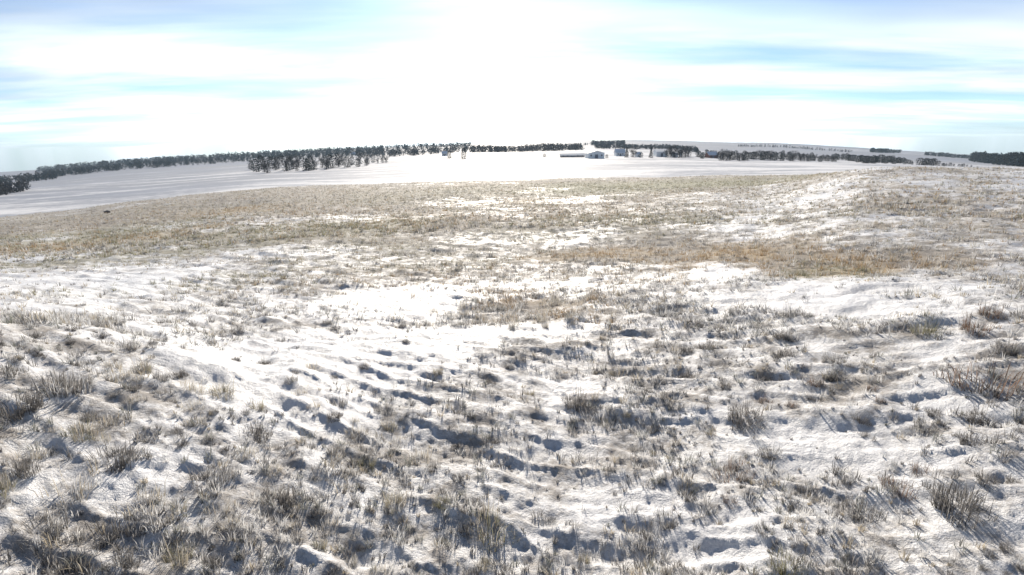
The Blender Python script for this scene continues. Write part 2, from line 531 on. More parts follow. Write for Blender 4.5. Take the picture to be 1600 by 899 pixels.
# ------------------------------------------------------------------ what grows where (positions on the ground)
def patch(x, y, u, v, wu, wv, soft=0.8):
    """soft ellipse on the ground round the place that pixel (u, v) shows, about wu by wv pixels large in the photograph"""
    px, py, r = hit(u, v)
    ax, ay, _ = hit(u + wu, v)
    bx, by, _ = hit(u, v - wv)
    cx, cy, _ = hit(u, v + wv)
    a = math.hypot(ax - px, ay - py)
    b = 0.5 * math.hypot(bx - cx, by - cy)
    t = math.atan2(px, py)
    dx, dy = x - px, y - py
    p = dx * math.cos(t) - dy * math.sin(t)
    q = dx * math.sin(t) + dy * math.cos(t)
    wob = 0.9 * (fbm(x * 1.6 / max(a, 0.5), y * 1.6 / max(a, 0.5), 61, 4, 0.6) - 0.5)
    d = np.sqrt((p / a) ** 2 + (q / b) ** 2) + wob
    return 1 - sstep(1 - soft, 1 + soft * 0.4, d)


GOLD = [(1290, 422, 130, 24, 1.0), (960, 398, 150, 13, .9), (1480, 405, 150, 18, .35), (1170, 402, 160, 24, 1.0), (1050, 420, 140, 14, .7), (700, 430, 260, 34, .35), (860, 490, 120, 24, .6), (560, 350, 200, 12, .35), (1080, 405, 60, 14, .75), (200, 372, 170, 9, .55), (370, 330, 60, 6, .7), (800, 316, 110, 6, .6), (800, 470, 100, 24, .7),
        (1180, 385, 120, 14, .5), (640, 440, 220, 30, .25), (1540, 500, 50, 20, .5), (1020, 432, 130, 12, .5)]
OLIVE = [(250, 400, 220, 14, .5), (450, 360, 240, 16, .45), (1000, 345, 300, 16, .35), (640, 410, 260, 22, .3), (1060, 289, 220, 9, 1.0), (900, 297, 180, 8, .8), (110, 372, 120, 12, .5), (330, 440, 160, 16, .5), (560, 390, 160, 20, .35), (840, 370, 160, 14, .4), (700, 300, 160, 8, .35), (1300, 428, 110, 16, .5), (150, 455, 120, 8, .5)]
BARE = [(1470, 412, 150, 20, .12), (1160, 402, 160, 22, .45), (850, 485, 110, 22, .3), (1290, 420, 130, 22, .5), (960, 398, 150, 12, .35), (200, 374, 180, 10, .4), (1060, 288, 220, 9, .5), (500, 310, 260, 16, .35), (250, 330, 200, 12, .3), (1440, 400, 150, 22, .25), (700, 350, 300, 24, .15),
        (1450, 330, 170, 30, .2), (800, 470, 80, 20, .3), (1150, 395, 100, 14, .35)]
SNOWY = [(560, 540, 220, 32, .9), (830, 512, 110, 14, .7), (420, 580, 120, 24, .9), (1250, 470, 80, 22, .6), (1110, 470, 90, 16, .25), (1400, 480, 130, 20, .35), (1480, 620, 120, 40, .4), (1250, 690, 160, 40, .5), (900, 605, 70, 14, .5),
         (180, 740, 150, 50, .25), (500, 650, 140, 30, .3), (980, 780, 120, 40, .3), (1120, 860, 120, 40, .4), (200, 430, 160, 20, .3), (640, 470, 180, 24, .35), (1120, 425, 60, 14, .6), (1350, 445, 200, 5, .6)]


def cover_of(x, y):
    r = np.hypot(x, y)
    c = 0.41 + 0.25 * sstep(14, 34, r) + 0.20 * sstep(60, 100, r)
    th = np.arctan2(x, y)
    c = c - 0.22 * sstep(R(14), R(36), th) * sstep(25, 45, r)
    c = c - 0.12 * sstep(-R(25), -R(48), th) * sstep(12, 18, r) * (1 - sstep(40, 60, r))
    c = c + (0.55 + 0.5 * sstep(16, 40, r)) * (fbm(x * 0.22, y * 0.22, 71, 4, 0.6) - 0.5) + 0.3 * (fbm(x * 0.05, y * 0.05, 73, 3) - 0.5)
    g = np.zeros_like(r); o = np.zeros_like(r)
    for (u, v, a, b, k) in BARE:
        c = c + k * patch(x, y, u, v, a, b)
    for (u, v, a, b, k) in SNOWY:
        c = c - k * patch(x, y, u, v, a, b)
    for (u, v, a, b, k) in GOLD:
        g = np.maximum(g, k * patch(x, y, u, v, a, b))
    for (u, v, a, b, k) in OLIVE:
        o = np.maximum(o, k * patch(x, y, u, v, a, b))
    brk = 0.35 + 0.65 * sstep(0.40, 0.60, fbm(x * 0.55, y * 0.55, 79, 4, 0.6))
    g = g * brk
    far = sstep(18, 45, r)
    g = np.clip(g + 0.34 * far * fbm(x * 0.09, y * 0.09, 75, 3), 0, 1)
    o = np.clip(o + 0.28 * far * fbm(x * 0.07, y * 0.07, 77, 3), 0, 1)
    return np.clip(c, 0, 1), g, o


cover_f = cover_of
cover_of = Table(cover_f, np.concatenate([np.arange(0.6, 4.0, 0.5), np.geomspace(4.0, 168.0, 300)]), R(61), R(0.4))


# ------------------------------------------------------------------ terrain sheets
def polar_sheet(name, zf, radii, angs, mat, coverf):
    A, Rr = np.meshgrid(angs, radii)
    x = (Rr * np.sin(A)).ravel(); y = (Rr * np.cos(A)).ravel()
    z = zf(x, y)
    nr, na = len(radii), len(angs)
    i = np.arange(nr - 1)[:, None] * na; j = np.arange(na)[None, :]
    jn = (j + 1) % na
    quads = np.stack([i + j, i + jn, i + na + jn, i + na + j], -1).reshape(-1, 4)[:, ::-1]
    c, g, o = coverf(x, y)
    at = np.stack([c, g, o, np.ones_like(c)], -1)
    verts = np.stack([x, y, z], -1)
    faces = [quads]
    # close the middle
    cz = zf(np.array([0.0]), np.array([0.0]))[0]
    if radii[0] < 3:
        verts = np.vstack([verts, [[0, 0, cz]]]); at = np.vstack([at, [[.5, 0, 0, 1]]])
        k = np.arange(na)
        faces.append(np.stack([np.full(na, nr * na), (k + 1) % na, k], -1))
    me = np_mesh(name, verts, faces, True, {'cover': at})
    o_ = link(name, me, mat)
    tag(o_, kind='structure')
    return o_


fine = np.arange(-R(58), R(58), R(0.24))
coarse = np.arange(R(58), R(302), R(3.0))
ANG = np.concatenate([fine, coarse])
hillside = polar_sheet('hillside', ground_f, RADII, ANG, M['ground'], cover_of)


def plain_cover(x, y):
    r = np.hypot(x, y); th = np.arctan2(x, y)
    c = 0.36 + 0.28 * (fbm(x / 260.0, y / 90.0, 81, 4) - 0.5) * 2
    c = c + 0.10 * sstep(-R(6), -R(40), th)                    # greyer to the left
    c = c + 0.22 * sstep(430, 620, r) * sstep(-R(8), -R(30), th)
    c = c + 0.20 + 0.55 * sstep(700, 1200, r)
    # bands of stubble across the field
    c = c + 0.16 * sstep(0.5, 0.75, fbm(x / 300.0, y / 28.0, 83, 3)) * (1 - sstep(600, 900, r))
    # far fields: squares of snow and stubble
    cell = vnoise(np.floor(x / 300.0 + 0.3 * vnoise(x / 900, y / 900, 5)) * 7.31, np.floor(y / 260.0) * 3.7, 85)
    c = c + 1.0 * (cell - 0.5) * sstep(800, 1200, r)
    g = 0.5 * fbm(x / 200.0, y / 80.0, 87, 3)
    return np.clip(c, 0, 1), g, np.zeros_like(c)


fine2 = np.arange(-R(62), R(62), R(0.35))
coarse2 = np.arange(R(62), R(298), R(4.0))
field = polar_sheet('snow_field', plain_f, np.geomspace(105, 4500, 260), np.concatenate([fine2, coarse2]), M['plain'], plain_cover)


# ------------------------------------------------------------------ grass
FROST = 0.75


def blades(bx, by, bz, az, lean, h, w, tint, tip=None, simple=False):
    """one bent, tapering blade per row"""
    n = len(bx)
    wa = az + math.pi / 2 + RNG.uniform(-0.7, 0.7, n)
    wx, wy = np.cos(wa) * w * 0.5, np.sin(wa) * w * 0.5
    dx, dy = np.sin(az), np.cos(az)
    tint = np.asarray(tint)
    if tip is None:
        fr = (RNG.uniform(0, 1, (n, 1)) ** 1.5) * FROST
        tip = tint * 1.1 * (1 - fr) + np.array([[.74, .74, .75]]) * fr
    up = np.sqrt(np.maximum(1 - lean ** 2, 0.05))
    P0 = np.stack([bx - wx, by - wy, bz - 0.03], -1)
    P1 = np.stack([bx + wx, by + wy, bz - 0.03], -1)
    T = np.stack([bx + dx * lean * h, by + dy * lean * h, bz + h * up], -1)
    one = np.ones((n, 1))
    c0 = np.hstack([tint * 0.9, one]); c2 = np.hstack([tip, one])
    if simple:
        V = np.stack([P0, P1, T], 1).reshape(-1, 3)
        C = np.stack([c0, c0, c2], 1).reshape(-1, 4)
        k = np.arange(n)[:, None] * 3
        return V, C, [k + np.array([[0, 1, 2]])]
    f = 0.55
    mx = bx + dx * lean * h * 0.35; my = by + dy * lean * h * 0.35; mz = bz + h * up * f + 0.05 * h
    P2 = np.stack([mx + wx * .8, my + wy * .8, mz], -1)
    P3 = np.stack([mx - wx * .8, my - wy * .8, mz], -1)
    c1 = np.hstack([(tint + tip) / 2, one])
    V = np.stack([P0, P1, P2, P3, T], 1).reshape(-1, 3)
    C = np.stack([c0, c0, c1, c1, c2], 1).reshape(-1, 4)
    k = np.arange(n)[:, None] * 5
    return V, C, [k + np.array([[0, 1, 2, 3]]), k + np.array([[3, 2, 4]])]


TONES = {
    'grey': (0.285, 0.27, 0.255), 'dark': (0.15, 0.142, 0.135), 'straw': (0.46, 0.40, 0.30), 'frost': (0.72, 0.71, 0.69),
    'gold': (0.345, 0.235, 0.115), 'olive': (0.235, 0.225, 0.125), 'rust': (0.225, 0.145, 0.10), 'sage': (0.24, 0.245, 0.215)}


def grow(x, y, size, tones, nb, width, simple, hk=1.0, spread=0.5, lean=(0.15, 0.97)):
    """tufts at (x, y): each nb blades"""
    n = len(x)
    X = np.repeat(x, nb); Y = np.repeat(y, nb); S = np.repeat(size, nb)
    m = n * nb
    a = RNG.uniform(0, 2 * np.pi, m); rr = np.sqrt(RNG.uniform(0, 1, m)) * S * spread * 0.5
    X2 = X + np.cos(a) * rr; Y2 = Y + np.sin(a) * rr
    Z = ground_z(X2, Y2)
    az = np.pi / 2 - a + RNG.normal(0, 0.5, m)
    ln = RNG.uniform(lean[0], lean[1], m)
    h = S * hk * RNG.uniform(0.45, 1.1, m)
    T = np.repeat(tones, nb, 0) * RNG.uniform(0.75, 1.25, (m, 1))
    return blades(X2, Y2, Z, az, ln, h, width * (0.7 + 0.6 * RNG.uniform(0, 1, m)), np.clip(T, 0, 0.85), None, simple)


def scatter(n, r0, r1, amax=56, bias=1.0):
    a = RNG.uniform(-R(amax), R(amax), n)
    r = np.exp(RNG.uniform(0, 1, n) ** bias * math.log(r1 / r0)) * r0
    return r * np.sin(a), r * np.cos(a), r


def pick_tones(x, y, c, g, o):
    n = len(x)
    base = np.array([TONES['grey'], TONES['dark'], TONES['straw'], TONES['frost'], TONES['sage']])
    r = np.hypot(x, y)
    z1 = fbm(x * 0.5, y * 0.5, 91, 3)
    pr = np.stack([np.full(n, .30), np.full(n, .20), .10 + .32 * sstep(11, 24, r), .46 - .36 * sstep(50, 90, r), np.full(n, .14)], -1)
    pr = pr / pr.sum(1, keepdims=True)
    idx = (RNG.uniform(0, 1, n)[:, None] > np.cumsum(pr, 1)).sum(1).clip(0, 4)
    t = base[idx]
    gg = (RNG.uniform(0, 1, n) < g * 0.85)[:, None]; oo = (RNG.uniform(0, 1, n) < o * 0.8)[:, None]
    t = np.where(gg, np.array(TONES['gold']), t)
    t = np.where(oo, np.array(TONES['olive']), t)
    return t


def field_of_grass(name, n, r0, r1, size, nb, width, simple, hk=0.9, bias=1.0, power=1.0):
    x, y, r = scatter(n, r0, r1, bias=bias)
    c, g, o = cover_of(x, y)
    cl = fbm(x * 1.1, y * 1.1, 95, 3, 0.6)
    keep = RNG.uniform(0, 1, len(x)) < np.clip((c * 1.15 - 0.08), 0.02, 1) ** power * (0.25 + 1.5 * sstep(0.42, 0.62, cl))
    x, y, c, g, o = x[keep], y[keep], c[keep], g[keep], o[keep]
    s = (size[0] + (size[1] - size[0]) * RNG.uniform(0, 1, len(x)) ** 1.8) * (0.7 + 0.6 * c)
    V, C, F = grow(x, y, s, pick_tones(x, y, c, g, o), nb, width, simple, hk)
    me = np_mesh(name, V, F, False, {'tint': C})
    ob = link(name, me, M['blade'])
    tag(ob, kind='stuff')
    return ob


g1 = field_of_grass('grass', 12500, 3.0, 15.0, (0.05, 0.24), 18, 0.008, False, 0.9)
tag(g1, 'fine grey and frosted grass poking through the snow of the near slope', 'grass')
g2 = field_of_grass('dry_grass', 38000, 12.0, 45.0, (0.08, 0.36), 11, 0.020, True, 0.85)
tag(g2, 'dry tan grass covering the slope behind the bright snow rim', 'grass')
g3 = field_of_grass('distant_grass', 70000, 36.0, 150.0, (0.16, 0.42), 6, 0.05, True, 0.8)
tag(g3, 'brown and olive grass on the far part of the hillside', 'grass')


# ------------------------------------------------------------------ single clumps one can point at
def clump_meshes(kind, seed):
    """meshes (at the origin, about 1 m size unit) of one kind of plant: leaves or blades, and stalks"""
    rs = np.random.default_rng(seed)
    col = {'brush': ('grey', 'dark', 'frost'), 'grass': ('straw', 'olive', 'grey'), 'rust': ('rust', 'grey', 'dark'), 'frost': ('frost', 'frost', 'straw'), 'dark': ('dark', 'dark', 'grey'),
           'olive': ('olive', 'olive', 'grey'), 'reed': ('straw', 'grey', 'frost')}[kind]
    cols = np.array([TONES[c] for c in col])
    n = {'brush': 560, 'grass': 360, 'rust': 420, 'frost': 460, 'dark': 600, 'olive': 340, 'reed': 200}[kind]
    a = rs.uniform(0, 2 * np.pi, n)
    lob = 0.75 + 0.25 * np.sin(a * 2 + seed) + 0.15 * np.sin(a * 5 + 2 * seed)
    rr = np.sqrt(rs.uniform(0, 1, n)) * 0.42 * lob
    x, y = np.cos(a) * rr, np.sin(a) * rr
    az = np.pi / 2 - a + rs.normal(0, .6, n)
    tall = {'reed': 0.9, 'grass': 0.6, 'olive': .6}.get(kind, 0.40)
    h = tall * (0.2 + 0.8 * rs.uniform(0, 1, n) ** 1.6) * (1 - 1.3 * rr)
    ln = rs.uniform(0.0, 0.45 if kind == 'reed' else 0.92, n)
    t = cols[rs.integers(0, 3, n)] * rs.uniform(.7, 1.3, (n, 1))
    global FROST
    FROST = {'dark': .22, 'brush': .5, 'frost': .9, 'olive': .3, 'rust': .3}.get(kind, .6)
    V, C, F = blades(x, y, np.zeros(n) - 0.05, az, ln, h, np.full(n, .009 if kind != 'reed' else .010), np.clip(t, 0, .85), None, False)
    m1 = np_mesh(kind + '_blades', V, F, False, {'tint': C})
    m1.materials.append(M['blade'])
    n2 = {'brush': 26, 'dark': 30, 'rust': 26}.get(kind, 16)
    a = rs.uniform(0, 2 * np.pi, n2); rr = np.sqrt(rs.uniform(0, 1, n2)) * 0.3
    t = np.tile(np.array(TONES['rust' if kind == 'rust' else ('straw' if kind in ('reed', 'grass', 'frost') else 'dark')]), (n2, 1)) * rs.uniform(.7, 1.3, (n2, 1))
    V, C, F = blades(np.cos(a) * rr, np.sin(a) * rr, np.zeros(n2) - .05, np.pi / 2 - a, rs.uniform(0, .35, n2), tall * rs.uniform(0.7, 1.25, n2), np.full(n2, .010), t, None, False)
    m2 = np_mesh(kind + '_stalks', V, F, False, {'tint': C})
    m2.materials.append(M['blade'])
    FROST = 0.75
    return m1, m2


KM = {}
NAMES = {'brush': 'sagebrush_clump', 'grass': 'grass_clump', 'rust': 'rusty_weed_clump', 'frost': 'frosted_grass_clump', 'dark': 'brush_clump', 'olive': 'green_grass_clump', 'reed': 'tall_grass_clump'}
CATS = {'brush': 'sagebrush', 'grass': 'grass clump', 'rust': 'weed clump', 'frost': 'grass clump', 'dark': 'brush', 'olive': 'grass clump', 'reed': 'tall grass'}
TAKEN = []


def clump(kind, u, v, wpx, label, group=None):
    """a clump whose foot stands at photograph pixel (u, v), about wpx pixels across"""
    x, y, r = hit(u, v)
    return clump_at(kind, x, y, wpx / FPX * math.hypot(r, CZ) * 1.0, label, group)


def clump_at(kind, x, y, size, label, group=None):
    var = random.randint(0, 2)
    if (kind, var) not in KM:
        m1, m2 = clump_meshes(kind, var * 17 + len(kind))
        root = empty(NAMES[kind], (0, 0, 0))
        tag(link('blades', m1, None, root), kind='stuff'); tag(link('stalks', m2, None, root), kind='stuff')
        KM[(kind, var)] = root
        o = root
    else:
        o = copy_tree(KM[(kind, var)])
        o.name = NAMES[kind]
        if 'group' in o: del o['group']
    z = float(ground_z(np.array([x]), np.array([y]))[0])
    o.location = (x, y, z)
    o.rotation_euler = (0, 0, random.uniform(0, 6.28))
    s = 0.82 * size * random.uniform(.95, 1.05)
    o.scale = (s, s, s * random.uniform(.8, 1.0))
    tag(o, label, CATS[kind], group)
    TAKEN.append((x, y, size))
    return o


PICKED = [
    ('dark', 395, 680, 85, 'dark brown brush on the snow below the brightest white hollow, left of centre'),
    ('brush', 325, 752, 95, 'broad grey-green sagebrush with blue shadowed snow at its left side'),
    ('dark', 432, 785, 90, 'leaning dark brush with a deep blue shadow at its foot, left foreground'),
    ('olive', 572, 728, 62, 'olive grass tuft on a white snow mound left of the picture centre line'),
    ('olive', 690, 788, 50, 'slim yellow-green tuft upright on a snow mound at bottom centre'),
    ('grass', 762, 832, 110, 'wide tan grass clump with a dark blue shadow at bottom centre'),
    ('brush', 495, 742, 70, 'grey sagebrush between the leaning dark brush and the olive tuft'),
    ('rust', 1150, 742, 95, 'rust-brown weed clump with a blue shadow to its left'),
    ('dark', 1165, 655, 100, 'dark wide brush above the rust-brown weed clump'),
    ('dark', 905, 632, 85, 'dark low brush in front of a bright snow patch right of centre'),
    ('dark', 1078, 590, 45, 'small round dark brush on the slope below the right rim'),
    ('rust', 1408, 765, 70, 'thin reddish stalks at the left end of a long blue drift shadow'),
    ('brush', 1350, 805, 90, 'grey-brown sagebrush below the reddish stalks, right foreground'),
    ('dark', 1500, 790, 110, 'dark brush along the drift shadow near the right edge'),
    ('olive', 1232, 890, 90, 'green-brown grass clump cut by the bottom edge right of centre'),
    ('rust', 1545, 600, 120, 'brown weed thicket on snow near the right edge'),
    ('rust', 1525, 515, 60, 'reddish weed clump just below the right rim'),
    ('brush', 60, 835, 95, 'large grey brush in the bottom left corner'),
    ('dark', 165, 835, 85, 'dark brush beside the large grey brush, bottom left'),
    ('dark', 178, 722, 90, 'dark spreading brush on the left slope above the frosted tufts'),
    ('brush', 90, 605, 100, 'long low sagebrush by the blue shadow at the left edge'),
    ('frost', 110, 770, 90, 'fluffy white frosted tuft at left between two dark brushes'),
    ('frost', 220, 790, 100, 'tall fluffy frosted tuft right of the dark brush, lower left'),
    ('frost', 655, 720, 80, 'pale frosted tuft on the sunlit mound at centre'),
    ('brush', 1010, 850, 95, 'grey brush in dark shade at the bottom right of centre'),
    ('brush', 1045, 815, 70, 'low grey sagebrush behind the shaded grey brush'),
    ('rust', 1275, 600, 38, 'single thin weed standing on white snow, right middle'),
    ('dark', 1192, 590, 40, 'thin dark weed at the edge of the white snow patch'),
    ('dark', 1105, 545, 50, 'dark brush just under the right rim of the slope'),
    ('brush', 190, 545, 60, 'dark grey brush on the left below the old track'),
    ('olive', 1450, 520, 60, 'greenish grass clump on the snow below the gold bank'),
    ('dark', 20, 640, 90, 'dark shaded brush cut by the left edge of the picture'),
    ('brush', 600, 640, 60, 'low grey brush below the bright snow rim, centre'),
]
for (k, u, v, w, lab) in PICKED:
    clump(k, u, v, w, lab)
for i in range(26):
    clump('reed', random.gauss(800, 75), random.uniform(470, 516), random.uniform(14, 34), 'tan grass', 'tall grass in the hollow')


MARKS = [(395, 680, 'the brightest dark brush left of centre'), (325, 752, 'the broad grey-green sagebrush'), (432, 785, 'the leaning dark brush'), (572, 728, 'the olive tuft on its mound'),
         (690, 788, 'the slim yellow-green tuft'), (762, 832, 'the wide tan clump at bottom centre'), (1150, 742, 'the rust-brown weed clump'), (1165, 655, 'the dark wide brush'), (905, 632, 'the brush by the bright patch'),
         (1078, 590, 'the small round dark brush'), (1408, 765, 'the reddish stalks'), (1500, 790, 'the drift-shadow brush'), (1232, 890, 'the green-brown clump at the bottom edge'), (1545, 600, 'the brown weed thicket'),
         (1525, 515, 'the reddish clump under the rim'), (60, 835, 'the large brush in the bottom left corner'), (178, 722, 'the spreading brush on the left slope'), (90, 605, 'the long low sagebrush at left'),
         (220, 790, 'the tall fluffy frosted tuft'), (655, 720, 'the pale tuft on the sunlit mound'), (1010, 850, 'the shaded grey brush'), (1275, 600, 'the single thin weed'), (1105, 545, 'the brush just under the right rim'),
         (190, 545, 'the brush below the old track'), (600, 640, 'the low brush below the bright rim'), (1350, 805, 'the grey-brown sagebrush')]
LOOK = {'brush': 'grey sagebrush', 'dark': 'dark brush', 'frost': 'frosted tuft', 'grass': 'straw tuft', 'rust': 'rusty weed', 'olive': 'olive tuft'}
SEEN = {}


def which(kind, u, v):
    """words that find one clump: its look and where it stands from a clump that is easy to find"""
    mu, mv, name = min(MARKS, key=lambda m: (m[0] - u) ** 2 + (2.0 * (m[1] - v)) ** 2)
    du, dv = u - mu, 1.6 * (v - mv)
    if abs(du) > 2.2 * abs(dv): w = 'right of' if du > 0 else 'left of'
    elif abs(dv) > 2.2 * abs(du): w = 'below' if dv > 0 else 'above'
    else: w = ('below' if dv > 0 else 'above') + (' and right of' if du > 0 else ' and left of')
    return (LOOK[kind], w, name), math.hypot(du, dv)


def more(n, kinds, box, wpx, group):
    k = 0; tries = 0
    while k < n and tries < n * 30:
        tries += 1
        u = random.uniform(box[0], box[1]); v = random.uniform(box[2], box[3])
        x, y, r = hit(u, v)
        c, g, o = cover_of(np.array([x]), np.array([y]))
        if random.random() > 0.1 + 1.1 * c[0]:
            continue
        if any((x - a) ** 2 + (y - b) ** 2 < (0.5 * s) ** 2 for a, b, s in TAKEN):
            continue
        size = random.uniform(*wpx) / FPX * math.hypot(r, CZ)
        kd = random.choice(kinds)
        ob = clump_at(kd, x, y, size, None, group)
        key, dist = which(kd, u, v)
        SEEN.setdefault(key, []).append((dist, ob))
        k += 1


more(46, ['brush', 'dark', 'brush', 'frost'], (-20, 560, 570, 900), (22, 62), 'brush clumps on the lower left slope')
more(26, ['frost', 'frost', 'grass'], (-20, 620, 570, 900), (30, 75), 'frosted clumps on the lower left slope')
more(40, ['brush', 'grass', 'dark', 'brush'], (560, 1080, 570, 900), (16, 48), 'small clumps at lower centre')
more(48, ['brush', 'dark', 'rust', 'dark', 'brush'], (1060, 1620, 480, 900), (18, 58), 'dry clumps on the lower right snow')
more(34, ['brush', 'dark'], (-20, 640, 500, 610), (18, 40), 'low brush on the left slope')
RANK = ['nearest', 'second', 'third', 'fourth', 'fifth', 'sixth', 'seventh', 'eighth', 'ninth', 'tenth']
for (look, w, name), lst in SEEN.items():
    lst.sort(key=lambda q: q[0])
    for i, (dist, ob) in enumerate(lst):
        ob['label'] = ('%s %s %s' % (look, w, name)) if len(lst) == 1 else ('%s %s %s %s' % (RANK[min(i, 9)], look, w, name))


# ------------------------------------------------------------------ trees
def tube(bm, p, q, r0, r1, n=5):
    p, q = Vector(p), Vector(q)
    d = (q - p).normalized()
    s = d.orthogonal().normalized(); t = d.cross(s)
    A = [bm.verts.new(p + (s * math.cos(2 * math.pi * i / n) + t * math.sin(2 * math.pi * i / n)) * r0) for i in range(n)]
    B = [bm.verts.new(q + (s * math.cos(2 * math.pi * i / n) + t * math.sin(2 * math.pi * i / n)) * r1) for i in range(n)]
    for i in range(n):
        bm.faces.new((A[i], A[(i + 1) % n], B[(i + 1) % n], B[i]))


def bm_mesh(name, bm, mat):
    me = bpy.data.meshes.new(name)
    bm.to_mesh(me); bm.free()
    me.materials.append(mat)
    return me


def bare_tree_meshes(seed, slim=1.0):
    """unit-height winter tree: trunk with limbs, and a crown of twig slivers"""
    rd = random.Random(seed)
    bm = bmesh.new()
    top = Vector((rd.uniform(-.04, .04), rd.uniform(-.04, .04), 0.5))
    tube(bm, (0, 0, -.03), top * 0.5, .030, .022, 6)
    tube(bm, top * 0.5, top, .022, .013, 6)
    tips = []
    for i in range(11):
        a = i * 2.4 + rd.uniform(-.4, .4)
        s = top * rd.uniform(.35, 1.0)
        e = Vector((math.cos(a) * rd.uniform(.14, .34) * slim, math.sin(a) * rd.uniform(.14, .34) * slim, rd.uniform(.45, .92)))
        m = s.lerp(e, .5) + Vector((0, 0, .02))
        tube(bm, s, m, .012, .008, 4); tube(bm, m, e, .008, .003, 4)
        tips += [m, e, e]
        for k in range(2):
            e2 = e + Vector((rd.uniform(-.14, .14), rd.uniform(-.14, .14), rd.uniform(-.05, .12)))
            tube(bm, m, e2, .006, .002, 3)
            tips.append(e2)
    trunk = bm_mesh('bare_tree_trunk', bm, M['bark'])
    rs = np.random.default_rng(seed)
    n = 820
    src = np.array([list(t) for t in tips])[rs.integers(0, len(tips), n)]
    p = src + rs.normal(0, .055, (n, 3))
    lo = n // 3
    aa = rs.uniform(0, 2 * np.pi, lo); qq = np.sqrt(rs.uniform(0, 1, lo)) * .24
    p[:lo] = np.stack([np.cos(aa) * qq, np.sin(aa) * qq, rs.uniform(0, .45, lo)], -1)
    p[:, 2] = np.clip(p[:, 2], .0, 1.0)
    d = rs.normal(0, 1, (n, 3)); d[:, 2] = np.abs(d[:, 2]) * .8 + .2
    d /= np.linalg.norm(d, axis=1, keepdims=True)
    s = np.cross(d, rs.normal(0, 1, (n, 3))); s /= np.linalg.norm(s, axis=1, keepdims=True)
    ln = rs.uniform(.05, .12, (n, 1)); wd = rs.uniform(.006, .016, (n, 1))
    V = np.stack([p - s * wd, p + s * wd, p + d * ln], 1).reshape(-1, 3)
    col = np.array([(.075, .074, .078), (.062, .068, .074), (.10, .098, .096)])[rs.integers(0, 3, n)]
    C = np.repeat(np.hstack([col, np.ones((n, 1))]), 3, 0)
    crown = np_mesh('bare_tree_crown', V, [np.arange(n * 3).reshape(-1, 3)], False, {'tint': C})
    crown.materials.append(M['twig'])
    return trunk, crown


def dark_tree_meshes(seed, conic=True):
    """unit-height evergreen: trunk and a ragged crown of sprays"""
    rd = random.Random(seed)
    bm = bmesh.new()
    tube(bm, (0, 0, -.03), (0, 0, .5), .03, .018, 6); tube(bm, (0, 0, .5), (0, 0, .96), .018, .004, 5)
    for i in range(12):
        a = i * 2.4; z = rd.uniform(.15, .8)
        tube(bm, (0, 0, z), (math.cos(a) * .2 * (1 - z), math.sin(a) * .2 * (1 - z), z + .02), .008, .002, 3)
    trunk = bm_mesh('evergreen_trunk', bm, M['bark'])
    rs = np.random.default_rng(seed)
    n = 640
    z = rs.uniform(.01, 1.0, n)
    a = rs.uniform(0, 2 * np.pi, n)
    R0 = (.27 * (1.02 - z) ** .75 if conic else .34 * np.sqrt(np.clip(1 - ((z - .4) / .62) ** 2, .02, 1)))
    R0 = R0 * (.75 + .25 * np.sin(z * 40 + seed) + .2 * np.sin(a * 3 + z * 9))
    rr = R0 * np.sqrt(rs.uniform(.2, 1, n))
    p = np.stack([np.cos(a) * rr, np.sin(a) * rr, z], -1)
    d = np.stack([np.cos(a), np.sin(a), rs.uniform(-.6, .5, n)], -1) + rs.normal(0, .3, (n, 3))
    d /= np.linalg.norm(d, axis=1, keepdims=True)
    s = np.cross(d, rs.normal(0, 1, (n, 3))); s /= np.linalg.norm(s, axis=1, keepdims=True)
    ln = rs.uniform(.05, .11, (n, 1)); wd = rs.uniform(.014, .03, (n, 1))
    V = np.stack([p - s * wd, p + s * wd, p + d * ln], 1).reshape(-1, 3)
    col = np.array([(.034, .046, .048), (.044, .056, .056), (.058, .066, .064)])[rs.integers(0, 3, n)]
    C = np.repeat(np.hstack([col, np.ones((n, 1))]), 3, 0)
    crown = np_mesh('evergreen_crown', V, [np.arange(n * 3).reshape(-1, 3)], False, {'tint': C})
    crown.materials.append(M['twig'])
    return trunk, crown


TREES = {}


def tree(kind, x, y, h, label, group=None, name=None, wide=1.0):
    var = random.randint(0, 3)
    key = (kind, var)
    nm = name or {'bare': 'bare_tree', 'fir': 'evergreen_tree', 'bushy': 'bushy_tree'}[kind]
    if key not in TREES:
        t, c = {'bare': lambda: bare_tree_meshes(var + 3), 'fir': lambda: dark_tree_meshes(var + 30), 'bushy': lambda: dark_tree_meshes(var + 60, False)}[kind]()
        TREES[key] = (t, c)
    t, c = TREES[key]
    o = empty(nm, (x, y, float(both_z(np.array([x]), np.array([y]))[0])), random.uniform(0, 6.28))
    link('trunk', t, None, o); tag(link('crown', c, None, o), kind='stuff')
    w = h * wide * random.uniform(.85, 1.15)
    o.scale = (w, w, h)
    tag(o, label, 'tree', group)
    return o


def tree_px(kind, u, vbase, hpx, label, group=None, name=None, wide=1.0):
    x, y, r = hit(u, vbase, True)
    return tree(kind, x, y, hpx / FPX * r * 1.02 * math.cos(math.atan2(x, y)), label, group, name, wide)


# the grove on the left, at the near side of the field
for i in range(34):
    u = 392 + 212 * ((i + random.uniform(0, 1)) / 34.0)
    vb = np.interp(u, [390, 440, 500, 600], [271, 270, 266, 259]) + random.uniform(-6, 0.5)
    hp = np.interp(u, [390, 410, 450, 520, 560, 600], [16, 20, 22, 18, 14, 11]) * random.uniform(.8, 1.1)
    tree_px('bare' if random.random() < .62 else 'bushy', u, vb, hp, 'dark winter tree of the grove at the left end of the snow field', 'trees of the grove on the left', wide=random.uniform(.9, 1.2))
